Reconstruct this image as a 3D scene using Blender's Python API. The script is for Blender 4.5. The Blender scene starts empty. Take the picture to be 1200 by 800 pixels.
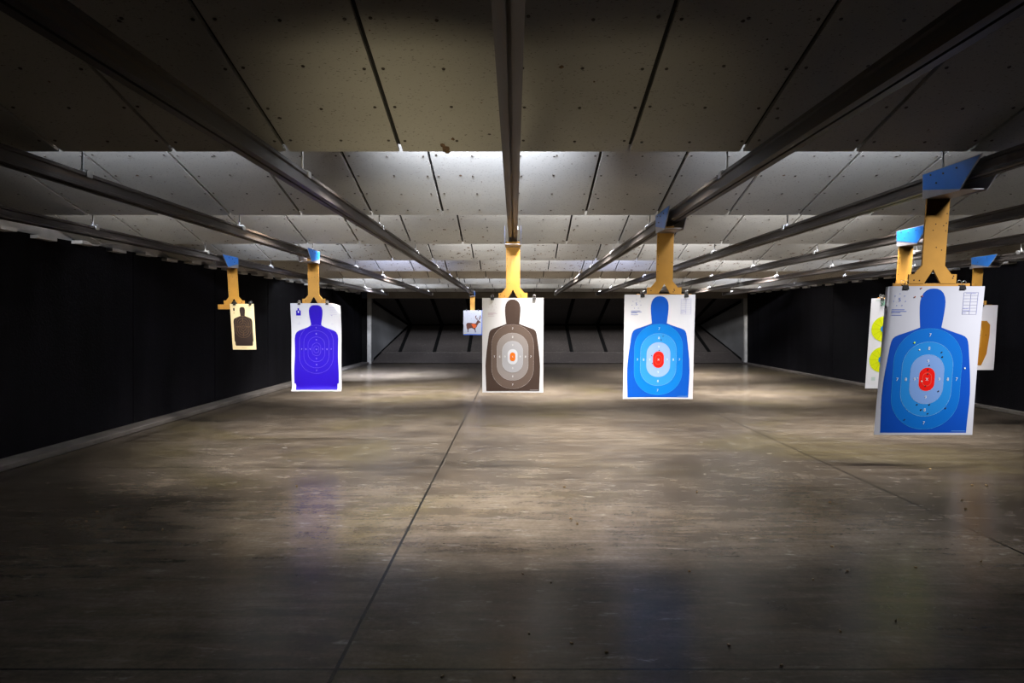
import bpy, bmesh, math, random
from mathutils import Vector, Matrix
from mathutils.geometry import tessellate_polygon

random.seed(7)
S = bpy.context.scene
C = S.collection
PI = math.pi
EYE = 1.43            # camera height above the floor

# ------------------------------------------------------------------ helpers
def link(o, parent=None):
    C.objects.link(o)
    if parent is not None:
        o.parent = parent
    return o

def tag(o, label=None, cat=None, group=None, kind=None):
    if label: o['label'] = label
    if cat: o['category'] = cat
    if group: o['group'] = group
    if kind: o['kind'] = kind
    return o

def empty(name, loc=(0, 0, 0), parent=None):
    o = bpy.data.objects.new(name, None)
    o.empty_display_size = 0.1
    o.location = loc
    return link(o, parent)

def mesh_obj(name, bm, mats, parent=None, loc=(0, 0, 0), smooth=False):
    me = bpy.data.meshes.new(name)
    bm.normal_update()
    bm.to_mesh(me); bm.free()
    if not isinstance(mats, (list, tuple)): mats = [mats]
    for m in mats: me.materials.append(m)
    if smooth:
        for p in me.polygons: p.use_smooth = True
    o = bpy.data.objects.new(name, me)
    o.location = loc
    return link(o, parent)

def add_box(bm, c, s, mi=0, rot=None, bevel=0):
    r = bmesh.ops.create_cube(bm, size=1.0)
    vs = r['verts']
    M = Matrix.Translation(Vector(c)) @ (rot.to_4x4() if rot is not None else Matrix.Identity(4)) @ Matrix.Diagonal((s[0], s[1], s[2], 1))
    bmesh.ops.transform(bm, matrix=M, verts=vs)
    fs = set(f for v in vs for f in v.link_faces)
    for f in fs: f.material_index = mi
    if bevel:
        es = list(set(e for v in vs for e in v.link_edges))
        bmesh.ops.bevel(bm, geom=es, offset=bevel, segments=2, affect='EDGES', profile=0.5)
    return vs

def add_cyl(bm, a, b, r, seg=10, mi=0, r2=None):
    a, b = Vector(a), Vector(b)
    d = b - a
    q = d.to_track_quat('Z', 'Y')
    res = bmesh.ops.create_cone(bm, cap_ends=True, segments=seg, radius1=r, radius2=r if r2 is None else r2, depth=d.length)
    bmesh.ops.transform(bm, matrix=Matrix.Translation((a + b) / 2) @ q.to_matrix().to_4x4(), verts=res['verts'])
    for f in set(f for v in res['verts'] for f in v.link_faces): f.material_index = mi
    return res['verts']

def add_tube(bm, pts, r, seg=6, mi=0, closed=False):
    pts = [Vector(p) for p in pts]
    n = len(pts); rings = []
    for i, p in enumerate(pts):
        a = pts[(i - 1) % n] if (closed or i > 0) else p
        b = pts[(i + 1) % n] if (closed or i < n - 1) else p
        t = (b - a).normalized()
        up = Vector((0, 0, 1)) if abs(t.z) < 0.9 else Vector((0, 1, 0))
        x = t.cross(up).normalized(); y = x.cross(t)
        rings.append([bm.verts.new(p + r * (math.cos(2 * PI * k / seg) * x + math.sin(2 * PI * k / seg) * y)) for k in range(seg)])
    rng = range(n) if closed else range(n - 1)
    for i in rng:
        A, B = rings[i], rings[(i + 1) % n]
        for k in range(seg):
            f = bm.faces.new((A[k], A[(k + 1) % seg], B[(k + 1) % seg], B[k])); f.material_index = mi
    if not closed:
        bm.faces.new(rings[0]); bm.faces.new(rings[-1])

def add_prism(bm, poly, axis, a, b, mi=0):
    """poly of 2-D points extruded along an axis from a to b. axis x: (y,z), y: (x,z), z: (x,y)."""
    def P(p, t):
        return {'x': (t, p[0], p[1]), 'y': (p[0], t, p[1]), 'z': (p[0], p[1], t)}[axis]
    A = [bm.verts.new(P(p, a)) for p in poly]
    B = [bm.verts.new(P(p, b)) for p in poly]
    n = len(poly)
    tri = tessellate_polygon([[Vector((p[0], p[1], 0)) for p in poly]])
    fs = []
    for t in tri:
        fs.append(bm.faces.new([A[i] for i in t])); fs.append(bm.faces.new([B[i] for i in t]))
    for i in range(n):
        j = (i + 1) % n
        fs.append(bm.faces.new((A[i], A[j], B[j], B[i])))
    for f in fs: f.material_index = mi
    bmesh.ops.recalc_face_normals(bm, faces=fs)

# ------------------------------------------------------------------ materials
def new_mat(name):
    m = bpy.data.materials.new(name); m.use_nodes = True
    nt = m.node_tree
    return m, nt, nt.nodes['Principled BSDF']

def N(nt, t, **kw):
    n = nt.nodes.new(t)
    for k, v in kw.items():
        if k.startswith('i_'):
            n.inputs[k[2:].replace('_', ' ')].default_value = v
        else:
            setattr(n, k, v)
    return n

def rgba(c): return (c[0], c[1], c[2], 1)

def srgb(r, g, b):
    f = lambda v: (v / 255) / 12.92 if v / 255 <= 0.04045 else ((v / 255 + 0.055) / 1.055) ** 2.4
    return (f(r), f(g), f(b))

def ramp(nt, src, stops):
    r = nt.nodes.new('ShaderNodeValToRGB')
    el = r.color_ramp.elements
    while len(el) < len(stops): el.new(0.5)
    for e, (p, c) in zip(el, stops):
        e.position = p; e.color = rgba(c) if not isinstance(c, (int, float)) else (c, c, c, 1)
    nt.links.new(src, r.inputs['Fac'])
    return r.outputs['Color']

def simple(name, col, rough=0.6, metal=0.0, var=0.12, scale=8.0, bump=0.0, bscale=60, spec=0.5):
    m, nt, b = new_mat(name)
    tc = N(nt, 'ShaderNodeTexCoord')
    nz = N(nt, 'ShaderNodeTexNoise', i_Scale=scale, i_Detail=5.0)
    nt.links.new(tc.outputs['Object'], nz.inputs['Vector'])
    lo = tuple(max(0, c * (1 - var)) for c in col); hi = tuple(min(1, c * (1 + var)) for c in col)
    nt.links.new(ramp(nt, nz.outputs['Fac'], [(0.3, lo), (0.7, hi)]), b.inputs['Base Color'])
    b.inputs['Roughness'].default_value = rough
    b.inputs['Metallic'].default_value = metal
    b.inputs['Specular IOR Level'].default_value = spec
    if bump:
        n2 = N(nt, 'ShaderNodeTexNoise', i_Scale=bscale, i_Detail=3.0)
        nt.links.new(tc.outputs['Object'], n2.inputs['Vector'])
        bp = N(nt, 'ShaderNodeBump', i_Strength=bump, i_Distance=0.01)
        nt.links.new(n2.outputs['Fac'], bp.inputs['Height'])
        nt.links.new(bp.outputs['Normal'], b.inputs['Normal'])
    return m

def floor_material():
    m, nt, b = new_mat('polished_concrete')
    L = nt.links.new
    geo = N(nt, 'ShaderNodeNewGeometry')
    pos = geo.outputs['Position']
    def noise(scale, detail=6, rough=0.6, vec=None, dist=0.0):
        n = N(nt, 'ShaderNodeTexNoise', i_Scale=scale, i_Detail=detail, i_Roughness=rough, i_Distortion=dist)
        L(vec if vec is not None else pos, n.inputs['Vector'])
        return n.outputs['Fac']
    def mix(fac, a, c, mode='MIX'):
        x = N(nt, 'ShaderNodeMix', data_type='RGBA', blend_type=mode)
        if isinstance(fac, (int, float)): x.inputs[0].default_value = fac
        else: L(fac, x.inputs[0])
        for s, v in ((6, a), (7, c)):
            if isinstance(v, tuple): x.inputs[s].default_value = rgba(v)
            else: L(v, x.inputs[s])
        return x.outputs[2]
    base = ramp(nt, noise(0.55, 8, 0.62, dist=0.4), [(0.30, FLOOR_A), (0.48, FLOOR_B), (0.68, FLOOR_C)])
    # trowel streaks running across the lanes
    mp = N(nt, 'ShaderNodeMapping'); mp.inputs['Scale'].default_value = (0.5, 3.0, 1); L(pos, mp.inputs['Vector'])
    st = noise(1.3, 8, 0.65, mp.outputs['Vector'], 0.6)
    base = mix(ramp(nt, st, [(0.42, 0.0), (0.66, 0.75)]), base, (0.102, 0.085, 0.068))
    # olive and rusty blotches
    ol = noise(0.42, 4, 0.5, dist=1.0)
    base = mix(ramp(nt, ol, [(0.52, 0.0), (0.66, 0.6)]), base, (0.066, 0.054, 0.024))
    # dark worn patches
    dk = noise(0.7, 6, 0.6, dist=0.15)
    base = mix(ramp(nt, dk, [(0.30, 0.55), (0.52, 0.0)]), base, (0.025, 0.020, 0.019))
    mp3 = N(nt, 'ShaderNodeMapping'); mp3.inputs['Scale'].default_value = (0.9, 6.5, 1); L(pos, mp3.inputs['Vector'])
    base = mix(ramp(nt, noise(1.6, 7, 0.65, mp3.outputs['Vector'], 0.4), [(0.34, 0.6), (0.54, 0.0)]), base, (0.028, 0.023, 0.020))
    base = mix(ramp(nt, noise(2.4, 6, 0.7, mp3.outputs['Vector'], 0.2), [(0.55, 0.0), (0.70, 0.5)]), base, (0.125, 0.111, 0.096))
    # pale scuffs and lead splashes
    mp2 = N(nt, 'ShaderNodeMapping'); mp2.inputs['Scale'].default_value = (2.6, 7.0, 1); mp2.inputs['Rotation'].default_value = (0, 0, 0.3); L(pos, mp2.inputs['Vector'])
    sc = noise(2.2, 5, 0.7, mp2.outputs['Vector'], 0.3)
    sc_mask = noise(0.5, 2, 0.5)
    mul = N(nt, 'ShaderNodeMath', operation='MULTIPLY')
    L(ramp(nt, sc, [(0.59, 0.0), (0.72, 0.7)]), mul.inputs[0]); L(ramp(nt, sc_mask, [(0.36, 0.1), (0.55, 1.0)]), mul.inputs[1])
    base = mix(mul.outputs[0], base, (0.24, 0.23, 0.215))
    # cloudy mottling the size of a hand
    base = mix(0.45, base, ramp(nt, noise(4.0, 6, 0.7), [(0.32, 0.22), (0.68, 0.80)]), 'OVERLAY')
    # fine grain
    base = mix(0.35, base, ramp(nt, noise(38, 4, 0.7), [(0.3, 0.25), (0.7, 0.85)]), 'OVERLAY')
    # saw-cut control joints
    sep = N(nt, 'ShaderNodeSeparateXYZ'); L(pos, sep.inputs[0])
    wob = noise(1.2, 3)
    lines = None
    for out, off, step, half in (('X', -0.733, 3.86, 0.0085), ('Y', 2.734, 3.755, 0.008)):
        w = N(nt, 'ShaderNodeMath', operation='MULTIPLY_ADD'); L(wob, w.inputs[0]); w.inputs[1].default_value = 0.008; L(sep.outputs[out], w.inputs[2])
        s = N(nt, 'ShaderNodeMath', operation='SUBTRACT'); L(w.outputs[0], s.inputs[0]); s.inputs[1].default_value = off + 0.004
        p = N(nt, 'ShaderNodeMath', operation='PINGPONG'); L(s.outputs[0], p.inputs[0]); p.inputs[1].default_value = step / 2
        # pingpong folds at step/2: distance to the closest multiple of step
        lt = N(nt, 'ShaderNodeMath', operation='LESS_THAN'); L(p.outputs[0], lt.inputs[0]); lt.inputs[1].default_value = half
        if lines is None: lines = lt.outputs[0]
        else:
            mx = N(nt, 'ShaderNodeMath', operation='MAXIMUM'); L(lines, mx.inputs[0]); L(lt.outputs[0], mx.inputs[1]); lines = mx.outputs[0]
    base = mix(lines, base, (0.006, 0.006, 0.005))
    base = mix(1.0, base, (0.66, 0.66, 0.66), 'MULTIPLY')      # darkens the whole slab evenly
    L(base, b.inputs['Base Color'])
    b.inputs['Roughness'].default_value = 0.235
    b.inputs['Specular IOR Level'].default_value = 0.045
    bp = N(nt, 'ShaderNodeBump', i_Strength=0.06, i_Distance=0.01)
    L(noise(14, 5, 0.6), bp.inputs['Height']); L(bp.outputs['Normal'], b.inputs['Normal'])
    return m

FLOOR_A, FLOOR_B, FLOOR_C = (0.024, 0.018, 0.014), (0.060, 0.047, 0.034), (0.108, 0.088, 0.066)

def panel_material():
    m, nt, b = new_mat('acoustic_panel')
    L = nt.links.new
    tc = N(nt, 'ShaderNodeTexCoord')
    geo = N(nt, 'ShaderNodeNewGeometry')
    n1 = N(nt, 'ShaderNodeTexNoise', i_Scale=0.9, i_Detail=4.0); L(geo.outputs['Position'], n1.inputs['Vector'])
    base = ramp(nt, n1.outputs['Fac'], [(0.3, (0.36, 0.348, 0.315)), (0.7, (0.45, 0.438, 0.41))])
    mp = N(nt, 'ShaderNodeMapping'); mp.inputs['Scale'].default_value = (62, 150, 80); L(geo.outputs['Position'], mp.inputs['Vector'])
    pores = N(nt, 'ShaderNodeTexNoise', i_Scale=1.0, i_Detail=2.0); L(mp.outputs['Vector'], pores.inputs['Vector'])
    pm = ramp(nt, pores.outputs['Fac'], [(0.29, 0.85), (0.36, 0.0)])
    mx = N(nt, 'ShaderNodeMix', data_type='RGBA'); L(pm, mx.inputs[0]); L(base, mx.inputs[6]); mx.inputs[7].default_value = (0.11, 0.10, 0.085, 1)
    L(mx.outputs[2], b.inputs['Base Color'])
    b.inputs['Roughness'].default_value = 0.75
    b.inputs['Specular IOR Level'].default_value = 0.25
    bp = N(nt, 'ShaderNodeBump', i_Strength=0.22, i_Distance=0.003)
    L(pores.outputs['Fac'], bp.inputs['Height']); L(bp.outputs['Normal'], b.inputs['Normal'])
    return m

def rail_material():
    m, nt, b = new_mat('rail_steel')
    L = nt.links.new
    geo = N(nt, 'ShaderNodeNewGeometry')
    mp = N(nt, 'ShaderNodeMapping'); mp.inputs['Scale'].default_value = (14, 0.8, 14); L(geo.outputs['Position'], mp.inputs['Vector'])
    n1 = N(nt, 'ShaderNodeTexNoise', i_Scale=1.5, i_Detail=6.0); L(mp.outputs['Vector'], n1.inputs['Vector'])
    L(ramp(nt, n1.outputs['Fac'], [(0.3, (0.026, 0.022, 0.021)), (0.55, (0.048, 0.042, 0.040)), (0.75, (0.085, 0.058, 0.036))]), b.inputs['Base Color'])
    L(ramp(nt, n1.outputs['Fac'], [(0.3, 0.42), (0.7, 0.60)]), b.inputs['Roughness'])
    b.inputs['Metallic'].default_value = 0.3
    b.inputs['Specular IOR Level'].default_value = 0.35
    return m

def rubber_wall_material():
    m, nt, b = new_mat('black_rubber_wall')
    L = nt.links.new
    geo = N(nt, 'ShaderNodeNewGeometry')
    mp = N(nt, 'ShaderNodeMapping'); mp.inputs['Scale'].default_value = (1, 2.2, 0.25); L(geo.outputs['Position'], mp.inputs['Vector'])
    n1 = N(nt, 'ShaderNodeTexNoise', i_Scale=2.0, i_Detail=6.0); L(mp.outputs['Vector'], n1.inputs['Vector'])
    L(ramp(nt, n1.outputs['Fac'], [(0.3, (0.0022, 0.0022, 0.0027)), (0.7, (0.005, 0.0046, 0.006))]), b.inputs['Base Color'])
    b.inputs['Roughness'].default_value = 0.85
    b.inputs['Specular IOR Level'].default_value = 0.03
    n2 = N(nt, 'ShaderNodeTexNoise', i_Scale=45.0, i_Detail=3.0); L(geo.outputs['Position'], n2.inputs['Vector'])
    bp = N(nt, 'ShaderNodeBump', i_Strength=0.3, i_Distance=0.01); L(n2.outputs['Fac'], bp.inputs['Height']); L(bp.outputs['Normal'], b.inputs['Normal'])
    return m

def speckled(name, col, dot, scale=26, rough=0.7):
    m, nt, b = new_mat(name)
    L = nt.links.new
    geo = N(nt, 'ShaderNodeNewGeometry')
    n0 = N(nt, 'ShaderNodeTexNoise', i_Scale=0.8, i_Detail=6.0); L(geo.outputs['Position'], n0.inputs['Vector'])
    base = ramp(nt, n0.outputs['Fac'], [(0.3, tuple(c * 0.7 for c in col)), (0.7, tuple(c * 1.35 for c in col))])
    n1 = N(nt, 'ShaderNodeTexNoise', i_Scale=scale, i_Detail=3.0, i_Roughness=0.7); L(geo.outputs['Position'], n1.inputs['Vector'])
    mk = ramp(nt, n1.outputs['Fac'], [(0.60, 0.0), (0.70, 0.8)])
    mx = N(nt, 'ShaderNodeMix', data_type='RGBA'); L(mk, mx.inputs[0]); L(base, mx.inputs[6]); mx.inputs[7].default_value = rgba(dot)
    L(mx.outputs[2], b.inputs['Base Color'])
    b.inputs['Roughness'].default_value = rough
    b.inputs['Specular IOR Level'].default_value = 0.3
    return m

M = {
    'floor': floor_material(),
    'panel': panel_material(),
    'rail': rail_material(),
    'rubber': rubber_wall_material(),
    'backing': simple('dark_backing', (0.012, 0.011, 0.010), 0.9),
    'screw': simple('screw_head', (0.045, 0.035, 0.028), 0.5, 0.3),
    'ding': simple('rusty_ding', (0.13, 0.075, 0.04), 0.9, var=0.5, scale=40),
    'upper_wall': simple('upper_wall_grey', (0.42, 0.41, 0.40), 0.85, bump=0.1),
    'slab': simple('dark_ceiling_slab', (0.05, 0.05, 0.05), 0.9),
    'curb': simple('curb_concrete', (0.065, 0.056, 0.050), 0.7, var=0.35, scale=3, bump=0.2),
    'galv': simple('galvanised_steel', (0.42, 0.42, 0.43), 0.4, 0.75),
    'plate': simple('grey_bracket_steel', (0.34, 0.33, 0.36), 0.45, 0.35),
    'blue': simple('blue_sticker', (0.012, 0.17, 0.66), 0.35, var=0.08),
    'hanger': simple('amber_hanger_board', (0.46, 0.225, 0.028), 0.6, var=0.14, scale=5, bump=0.05),
    'bar': simple('amber_cross_bar', (0.42, 0.20, 0.028), 0.6, var=0.12),
    'clip': simple('black_clip', (0.006, 0.005, 0.005), 0.6, spec=0.15),
    'wire': simple('clip_wire', (0.6, 0.6, 0.6), 0.3, 0.9),
    'hole': simple('bullet_hole_dark', (0.012, 0.010, 0.012), 0.9),
    'hole_red': simple('bullet_hole_rust', (0.30, 0.06, 0.02), 0.9),
    'hole_pale': simple('bullet_hole_pale', (0.62, 0.68, 0.62), 0.9),
    'hole_lime': simple('bullet_hole_lime', (0.42, 0.70, 0.05), 0.9),
    'ramp': speckled('trap_plate_dark', (0.022, 0.018, 0.016), (0.11, 0.10, 0.09), 20),
    'side': speckled('trap_side_grey', (0.062, 0.061, 0.060), (0.015, 0.015, 0.015), 30),
    'header': speckled('trap_header_brown', (0.16, 0.135, 0.105), (0.11, 0.10, 0.09), 14),
    'post': simple('trap_post_grey', (0.20, 0.19, 0.175), 0.6, var=0.2),
    'batten': simple('black_batten', (0.002, 0.002, 0.002), 0.9, spec=0.05),
    'brass': simple('dirty_brass', (0.10, 0.06, 0.02), 0.45, 0.7),
}

PAPER = {}
def paper(col, name):
    if name not in PAPER:
        k = 0.72 if name.startswith('ink') else 1.0
        PAPER[name] = simple(name, tuple(c * k for c in col), 0.6, var=0.03, scale=4, spec=0.2)
    return PAPER[name]

# ------------------------------------------------------------------ camera
F = 780.0
cam_d = bpy.data.cameras.new('camera')
cam = bpy.data.objects.new('camera', cam_d); link(cam)
cam.location = (0, 0, EYE); cam.rotation_euler = (PI / 2, 0, 0)
cam_d.sensor_fit = 'HORIZONTAL'; cam_d.sensor_width = 36
cam_d.lens = 36 * F / 1200
cam_d.shift_x = -3 / 1200; cam_d.shift_y = -24 / 1200
cam_d.clip_start = 0.05; cam_d.clip_end = 200
S.camera = cam

# ------------------------------------------------------------------ room shell
XL, XR, Y0, YB = -5.12, 7.78, -2.0, 22.3
WALL_TOP = EYE + 0.925
SLAB = 3.35

bm = bmesh.new(); add_box(bm, ((XL + XR) / 2, (Y0 + 28) / 2, -0.1), (XR - XL + 1, 28 - Y0, 0.2))
tag(mesh_obj('floor', bm, M['floor']), 'bare concrete range floor with saw-cut joints and pale scuffs', kind='structure')
bm = bmesh.new(); add_box(bm, ((XL + XR) / 2, (Y0 + 28) / 2, SLAB + 0.1), (XR - XL + 1, 28 - Y0, 0.2))
tag(mesh_obj('ceiling', bm, M['slab']), 'dark slab hidden above the slanted baffles', kind='structure')
for nm, x, sgn in (('wall_left', XL, -1), ('wall_right', XR, 1)):
    bm = bmesh.new()
    add_box(bm, (x + sgn * 0.1, (Y0 + YB) / 2, WALL_TOP / 2), (0.2, YB - Y0, WALL_TOP), 0)
    add_box(bm, (x + sgn * 0.14, (Y0 + YB) / 2, (WALL_TOP + SLAB) / 2), (0.2, YB - Y0, SLAB - WALL_TOP), 1)
    # vertical joints of the rubber sheets, a few millimetres proud
    y = Y0 + 1.2
    while y < YB:
        add_box(bm, (x - sgn * 0.003, y, WALL_TOP / 2), (0.006, 0.06, WALL_TOP), 0)
        y += 2.44
    tag(mesh_obj(nm, bm, [M['rubber'], M['upper_wall']]), 'black rubber-clad side wall on the %s of the range' % nm[5:], kind='structure')
tag(mesh_obj('wall_back', (lambda b: (add_box(b, ((XL + XR) / 2, 28.0, SLAB / 2), (XR - XL + 1, 0.2, SLAB)), b)[1])(bmesh.new()), M['backing']),
    'dark wall behind the bullet trap', kind='structure')
# concrete curbs along the walls
bm = bmesh.new(); add_box(bm, (XL + 0.13, (Y0 + YB) / 2, 0.03), (0.26, YB - Y0, 0.06), bevel=0.01)
tag(mesh_obj('baseboard_left', bm, M['curb']), 'low pale concrete curb along the black left wall', kind='structure')
bm = bmesh.new(); add_box(bm, (XR - 0.06, (Y0 + YB) / 2, 0.025), (0.12, YB - Y0, 0.05), bevel=0.01)
tag(mesh_obj('baseboard_right', bm, M['curb']), 'low concrete curb along the black right wall', kind='structure')
# stepped pale shims along the top edge of both walls
for nm, x, sgn in (('trim_1', XL, 1), ('trim_2', XR, -1)):
    bm = bmesh.new()
    y = 2.6; k = 0
    while y < YB - 0.6:
        d = 0.13 if k % 2 == 0 else 0.08
        add_box(bm, (x + sgn * d / 2, y, WALL_TOP - 0.012 - 0.018 * (k % 2)), (d, 0.30, 0.036))
        y += 0.655 / 1.0; k += 1
    tag(mesh_obj(nm, bm, M['upper_wall']), 'stepped pale shims along the top of the %s wall' % ('left' if sgn > 0 else 'right'), kind='structure')

# ------------------------------------------------------------------ ceiling baffles
EDGE = [3.58 + 2.145 * (k - 1) for k in range(0, 10)]      # EDGE[1] is the first edge in view
EDGE_Z = EYE + 0.91
SLOPE = 0.27; RUN = 2.42
PW, GAP = 0.61, 0.020
LEN = RUN * math.sqrt(1 + SLOPE ** 2)
ang = math.atan(SLOPE)

def panel_mesh(seed, dings, chunk=False, big=1.0):
    """one board, local x across (0..PW), local y from 0 (lower edge) to -LEN, underside at z = 0"""
    rnd = random.Random(seed)
    bm = bmesh.new()
    add_box(bm, (PW / 2, -LEN / 2, 0.011), (PW - GAP, LEN, 0.022), bevel=0.002)
    for ix, x in enumerate((0.045, PW / 2, PW - 0.045)):
        for j in range(8):
            y = -0.11 - j * 0.305 + rnd.uniform(-0.012, 0.012)
            xx = x + rnd.uniform(-0.012, 0.012)
            vs = add_cyl(bm, (xx, y, -0.003), (xx, y, 0.002), 0.007, 7, 1, 0.0095)
    for _ in range(dings):
        x = rnd.uniform(0.03, PW - 0.03); y = -rnd.uniform(0.03, LEN * 0.75)
        r = rnd.choice((0.004, 0.005, 0.006, 0.009, 0.012)) * big; n = 6
        a0 = rnd.uniform(0, 6)
        vs = [bm.verts.new((x + r * rnd.uniform(0.5, 1.3) * math.cos(a0 + 2 * PI * i / n), y + r * rnd.uniform(0.5, 1.4) * math.sin(a0 + 2 * PI * i / n), -0.0012)) for i in range(n)]
        f = bm.faces.new(vs); f.material_index = 2 if rnd.random() < 0.7 else 1
    if chunk:   # the torn corner by the lower edge
        for cx, cy, r in ((0.245, -0.035, 0.026), (0.232, -0.08, 0.017), (0.25, -0.005, 0.018)):
            n = 8
            vs = [bm.verts.new((cx + r * rnd.uniform(0.5, 1.1) * math.cos(2 * PI * i / n), cy + 1.5 * r * rnd.uniform(0.6, 1.2) * math.sin(2 * PI * i / n), -0.003 - 0.0004 * i)) for i in range(n)]
            f = bm.faces.new(vs); f.material_index = 2
    me = bpy.data.meshes.new('panel')
    bm.normal_update(); bm.to_mesh(me); bm.free()
    for k in ('panel', 'screw', 'ding'): me.materials.append(M[k])
    return me

few = [panel_mesh(i, 7) for i in range(4)]
some = [panel_mesh(20 + i, 20, big=1.5) for i in range(4)]
many = [panel_mesh(40 + i, 52, big=1.7) for i in range(4)]
torn = panel_mesh(99, 8, True)
ORD = {0: 'slanted baffle above the firing line, hidden over the camera',
       1: 'dim olive first ceiling baffle, largest, filling the top of the view',
       2: 'second slanted ceiling baffle, brightest white in its middle',
       3: 'third slanted ceiling baffle, pale grey, just behind the bright one',
       4: 'fourth slanted ceiling baffle, pale with scattered brown dings',
       5: 'fifth slanted ceiling baffle, bluish white and peppered with dings',
       6: 'sixth slanted ceiling baffle, dim tan strip between brighter ones',
       7: 'seventh slanted ceiling baffle, thin bright strip beyond the tan one',
       8: 'eighth slanted ceiling baffle, thin bright strip near the bullet trap',
       9: 'last slanted ceiling baffle, thin tan strip touching the trap header'}
x_start = -0.0 - PW * 8      # seams fall on multiples of the board width
n_pan = 21
for k in range(0, 10):
    root = empty('ceiling_baffle', (0, EDGE[k], EDGE_Z))
    tag(root, ORD[k], 'ceiling baffle', 'slanted ceiling baffles')
    root.rotation_euler = (-ang, 0, 0)
    bm = bmesh.new()
    add_box(bm, ((XL + XR) / 2, -LEN / 2 - 0.02, 0.022 + 0.009), (XR - XL - 0.02, LEN - 0.04, 0.018))
    mesh_obj('backing_board', bm, M['backing'], root)
    pool = few if k < 3 else some if k < 4 else many if k in (4, 5) else some
    for i in range(n_pan):
        x = x_start + i * PW
        me = pool[(i * 7 + k * 3) % 4]
        if k == 1 and abs(x + PW) < 0.01: me = torn
        o = bpy.data.objects.new('panel', me)
        o.location = (x, 0, 0)
        link(o, root)
    # trimmed boards closing the ends
    bm = bmesh.new()
    xe = x_start + n_pan * PW
    if XR - xe > 0.05:
        add_box(bm, ((xe + XR) / 2, -LEN / 2, 0.011), (XR - xe - GAP, LEN, 0.022))
        mesh_obj('panel', bm, M['panel'], root)
    else: bm.free()
    bm = bmesh.new()
    add_box(bm, ((XL + x_start) / 2, -LEN / 2, 0.011), (x_start - XL - GAP, LEN, 0.022))
    mesh_obj('panel', bm, M['panel'], root)

def baffle_under(k, y):          # height of the underside of baffle k at depth y
    return EDGE_Z + (EDGE[k] - y) * SLOPE

# ------------------------------------------------------------------ rails
RB, RT = EYE + 0.748, EYE + 0.832
RAIL_X = {-3: -3.74, -2: -2.44, -1: -1.2, 0: -0.015, 1: 1.2, 2: 2.42, 3: 3.66, 4: 4.87, 5: 6.13}
RAIL_L = {-3: 'overhead steel rail carrying the small tan silhouette target',
          -2: 'overhead steel rail carrying the purple silhouette target',
          -1: 'overhead steel rail running out to the deer target',
          0: 'overhead steel rail seen from below above the brown silhouette target',
          1: 'overhead steel rail carrying the blue target in line with the trap',
          2: 'overhead steel rail carrying the large close blue target',
          3: 'overhead steel rail carrying the yellow circle target',
          4: 'overhead steel rail without a target between yellow circle and tan octagon lanes',
          5: 'overhead steel rail closest to the right wall, carrying the tan octagon target'}
RAIL_Y0, RAIL_Y1 = -1.0, 19.5

def rail_profile():
    w = 0.04; h = RT - RB; s = 0.0065
    return [(-w, 0), (-s, 0), (-s, 0.045), (s, 0.045), (s, 0), (w, 0), (w, 0.016), (w - 0.012, 0.021), (w - 0.012, h - 0.022), (w, h - 0.017), (w, h),
            (-w, h), (-w, h - 0.017), (-w + 0.012, h - 0.022), (-w + 0.012, 0.021), (-w, 0.016)]

def make_hanger_mesh():
    bm = bmesh.new()
    add_cyl(bm, (0, 0, 0), (0, 0, 0.62), 0.0065, 8)
    me = bpy.data.meshes.new('hanger_rod'); bm.to_mesh(me); bm.free(); me.materials.append(M['galv'])
    bm = bmesh.new()
    add_box(bm, (0, -0.02, 0.006), (0.07, 0.06, 0.008), bevel=0.0015)
    add_cyl(bm, (0, 0, 0.010), (0, 0, 0.024), 0.013, 6)
    add_box(bm, (0, 0.035, 0.012), (0.05, 0.05, 0.024), bevel=0.002)
    for sx in (-1, 1): add_box(bm, (sx * 0.043, -0.005, -0.008), (0.006, 0.05, 0.034), bevel=0.0015)
    m2 = bpy.data.meshes.new('clamp'); bm.to_mesh(m2); bm.free(); m2.materials.append(M['galv'])
    return me, m2
ROD, CLAMP = make_hanger_mesh()

for i, x in RAIL_X.items():
    root = empty('target_rail', (x, 0, RB))
    tag(root, RAIL_L[i], 'rail', 'overhead target rails')
    bm = bmesh.new(); add_prism(bm, rail_profile(), 'y', RAIL_Y0, RAIL_Y1)
    mesh_obj('beam', bm, M['rail'], root)
    # end stop
    bm = bmesh.new(); add_box(bm, (0, RAIL_Y1 + 0.012, (RT - RB) / 2), (0.09, 0.022, RT - RB + 0.012), bevel=0.003)
    mesh_obj('end_stop', bm, M['galv'], root)
    for k in range(1, 9):
        y = EDGE[k] + 0.18
        if y > RAIL_Y1: continue
        top = baffle_under(k + 1, y)
        r = bpy.data.objects.new('hanger_rod', ROD); link(r, root)
        r.location = (0, y, RT - RB); r.scale = (1, 1, (top - RT + 0.004) / 0.62)
        c = bpy.data.objects.new('clamp', CLAMP); link(c, r)
        c.scale = (1, 1, 0.62 / (top - RT + 0.004))

# ------------------------------------------------------------------ printed paper
def grid_cut(bm, nu, nv):
    for i in range(1, nu):
        bmesh.ops.bisect_plane(bm, geom=bm.verts[:] + bm.edges[:] + bm.faces[:], plane_co=(i / nu, 0, 0), plane_no=(1, 0, 0), dist=1e-6)
    for j in range(1, nv):
        bmesh.ops.bisect_plane(bm, geom=bm.verts[:] + bm.edges[:] + bm.faces[:], plane_co=(0, j / nv, 0), plane_no=(0, 1, 0), dist=1e-6)

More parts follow.
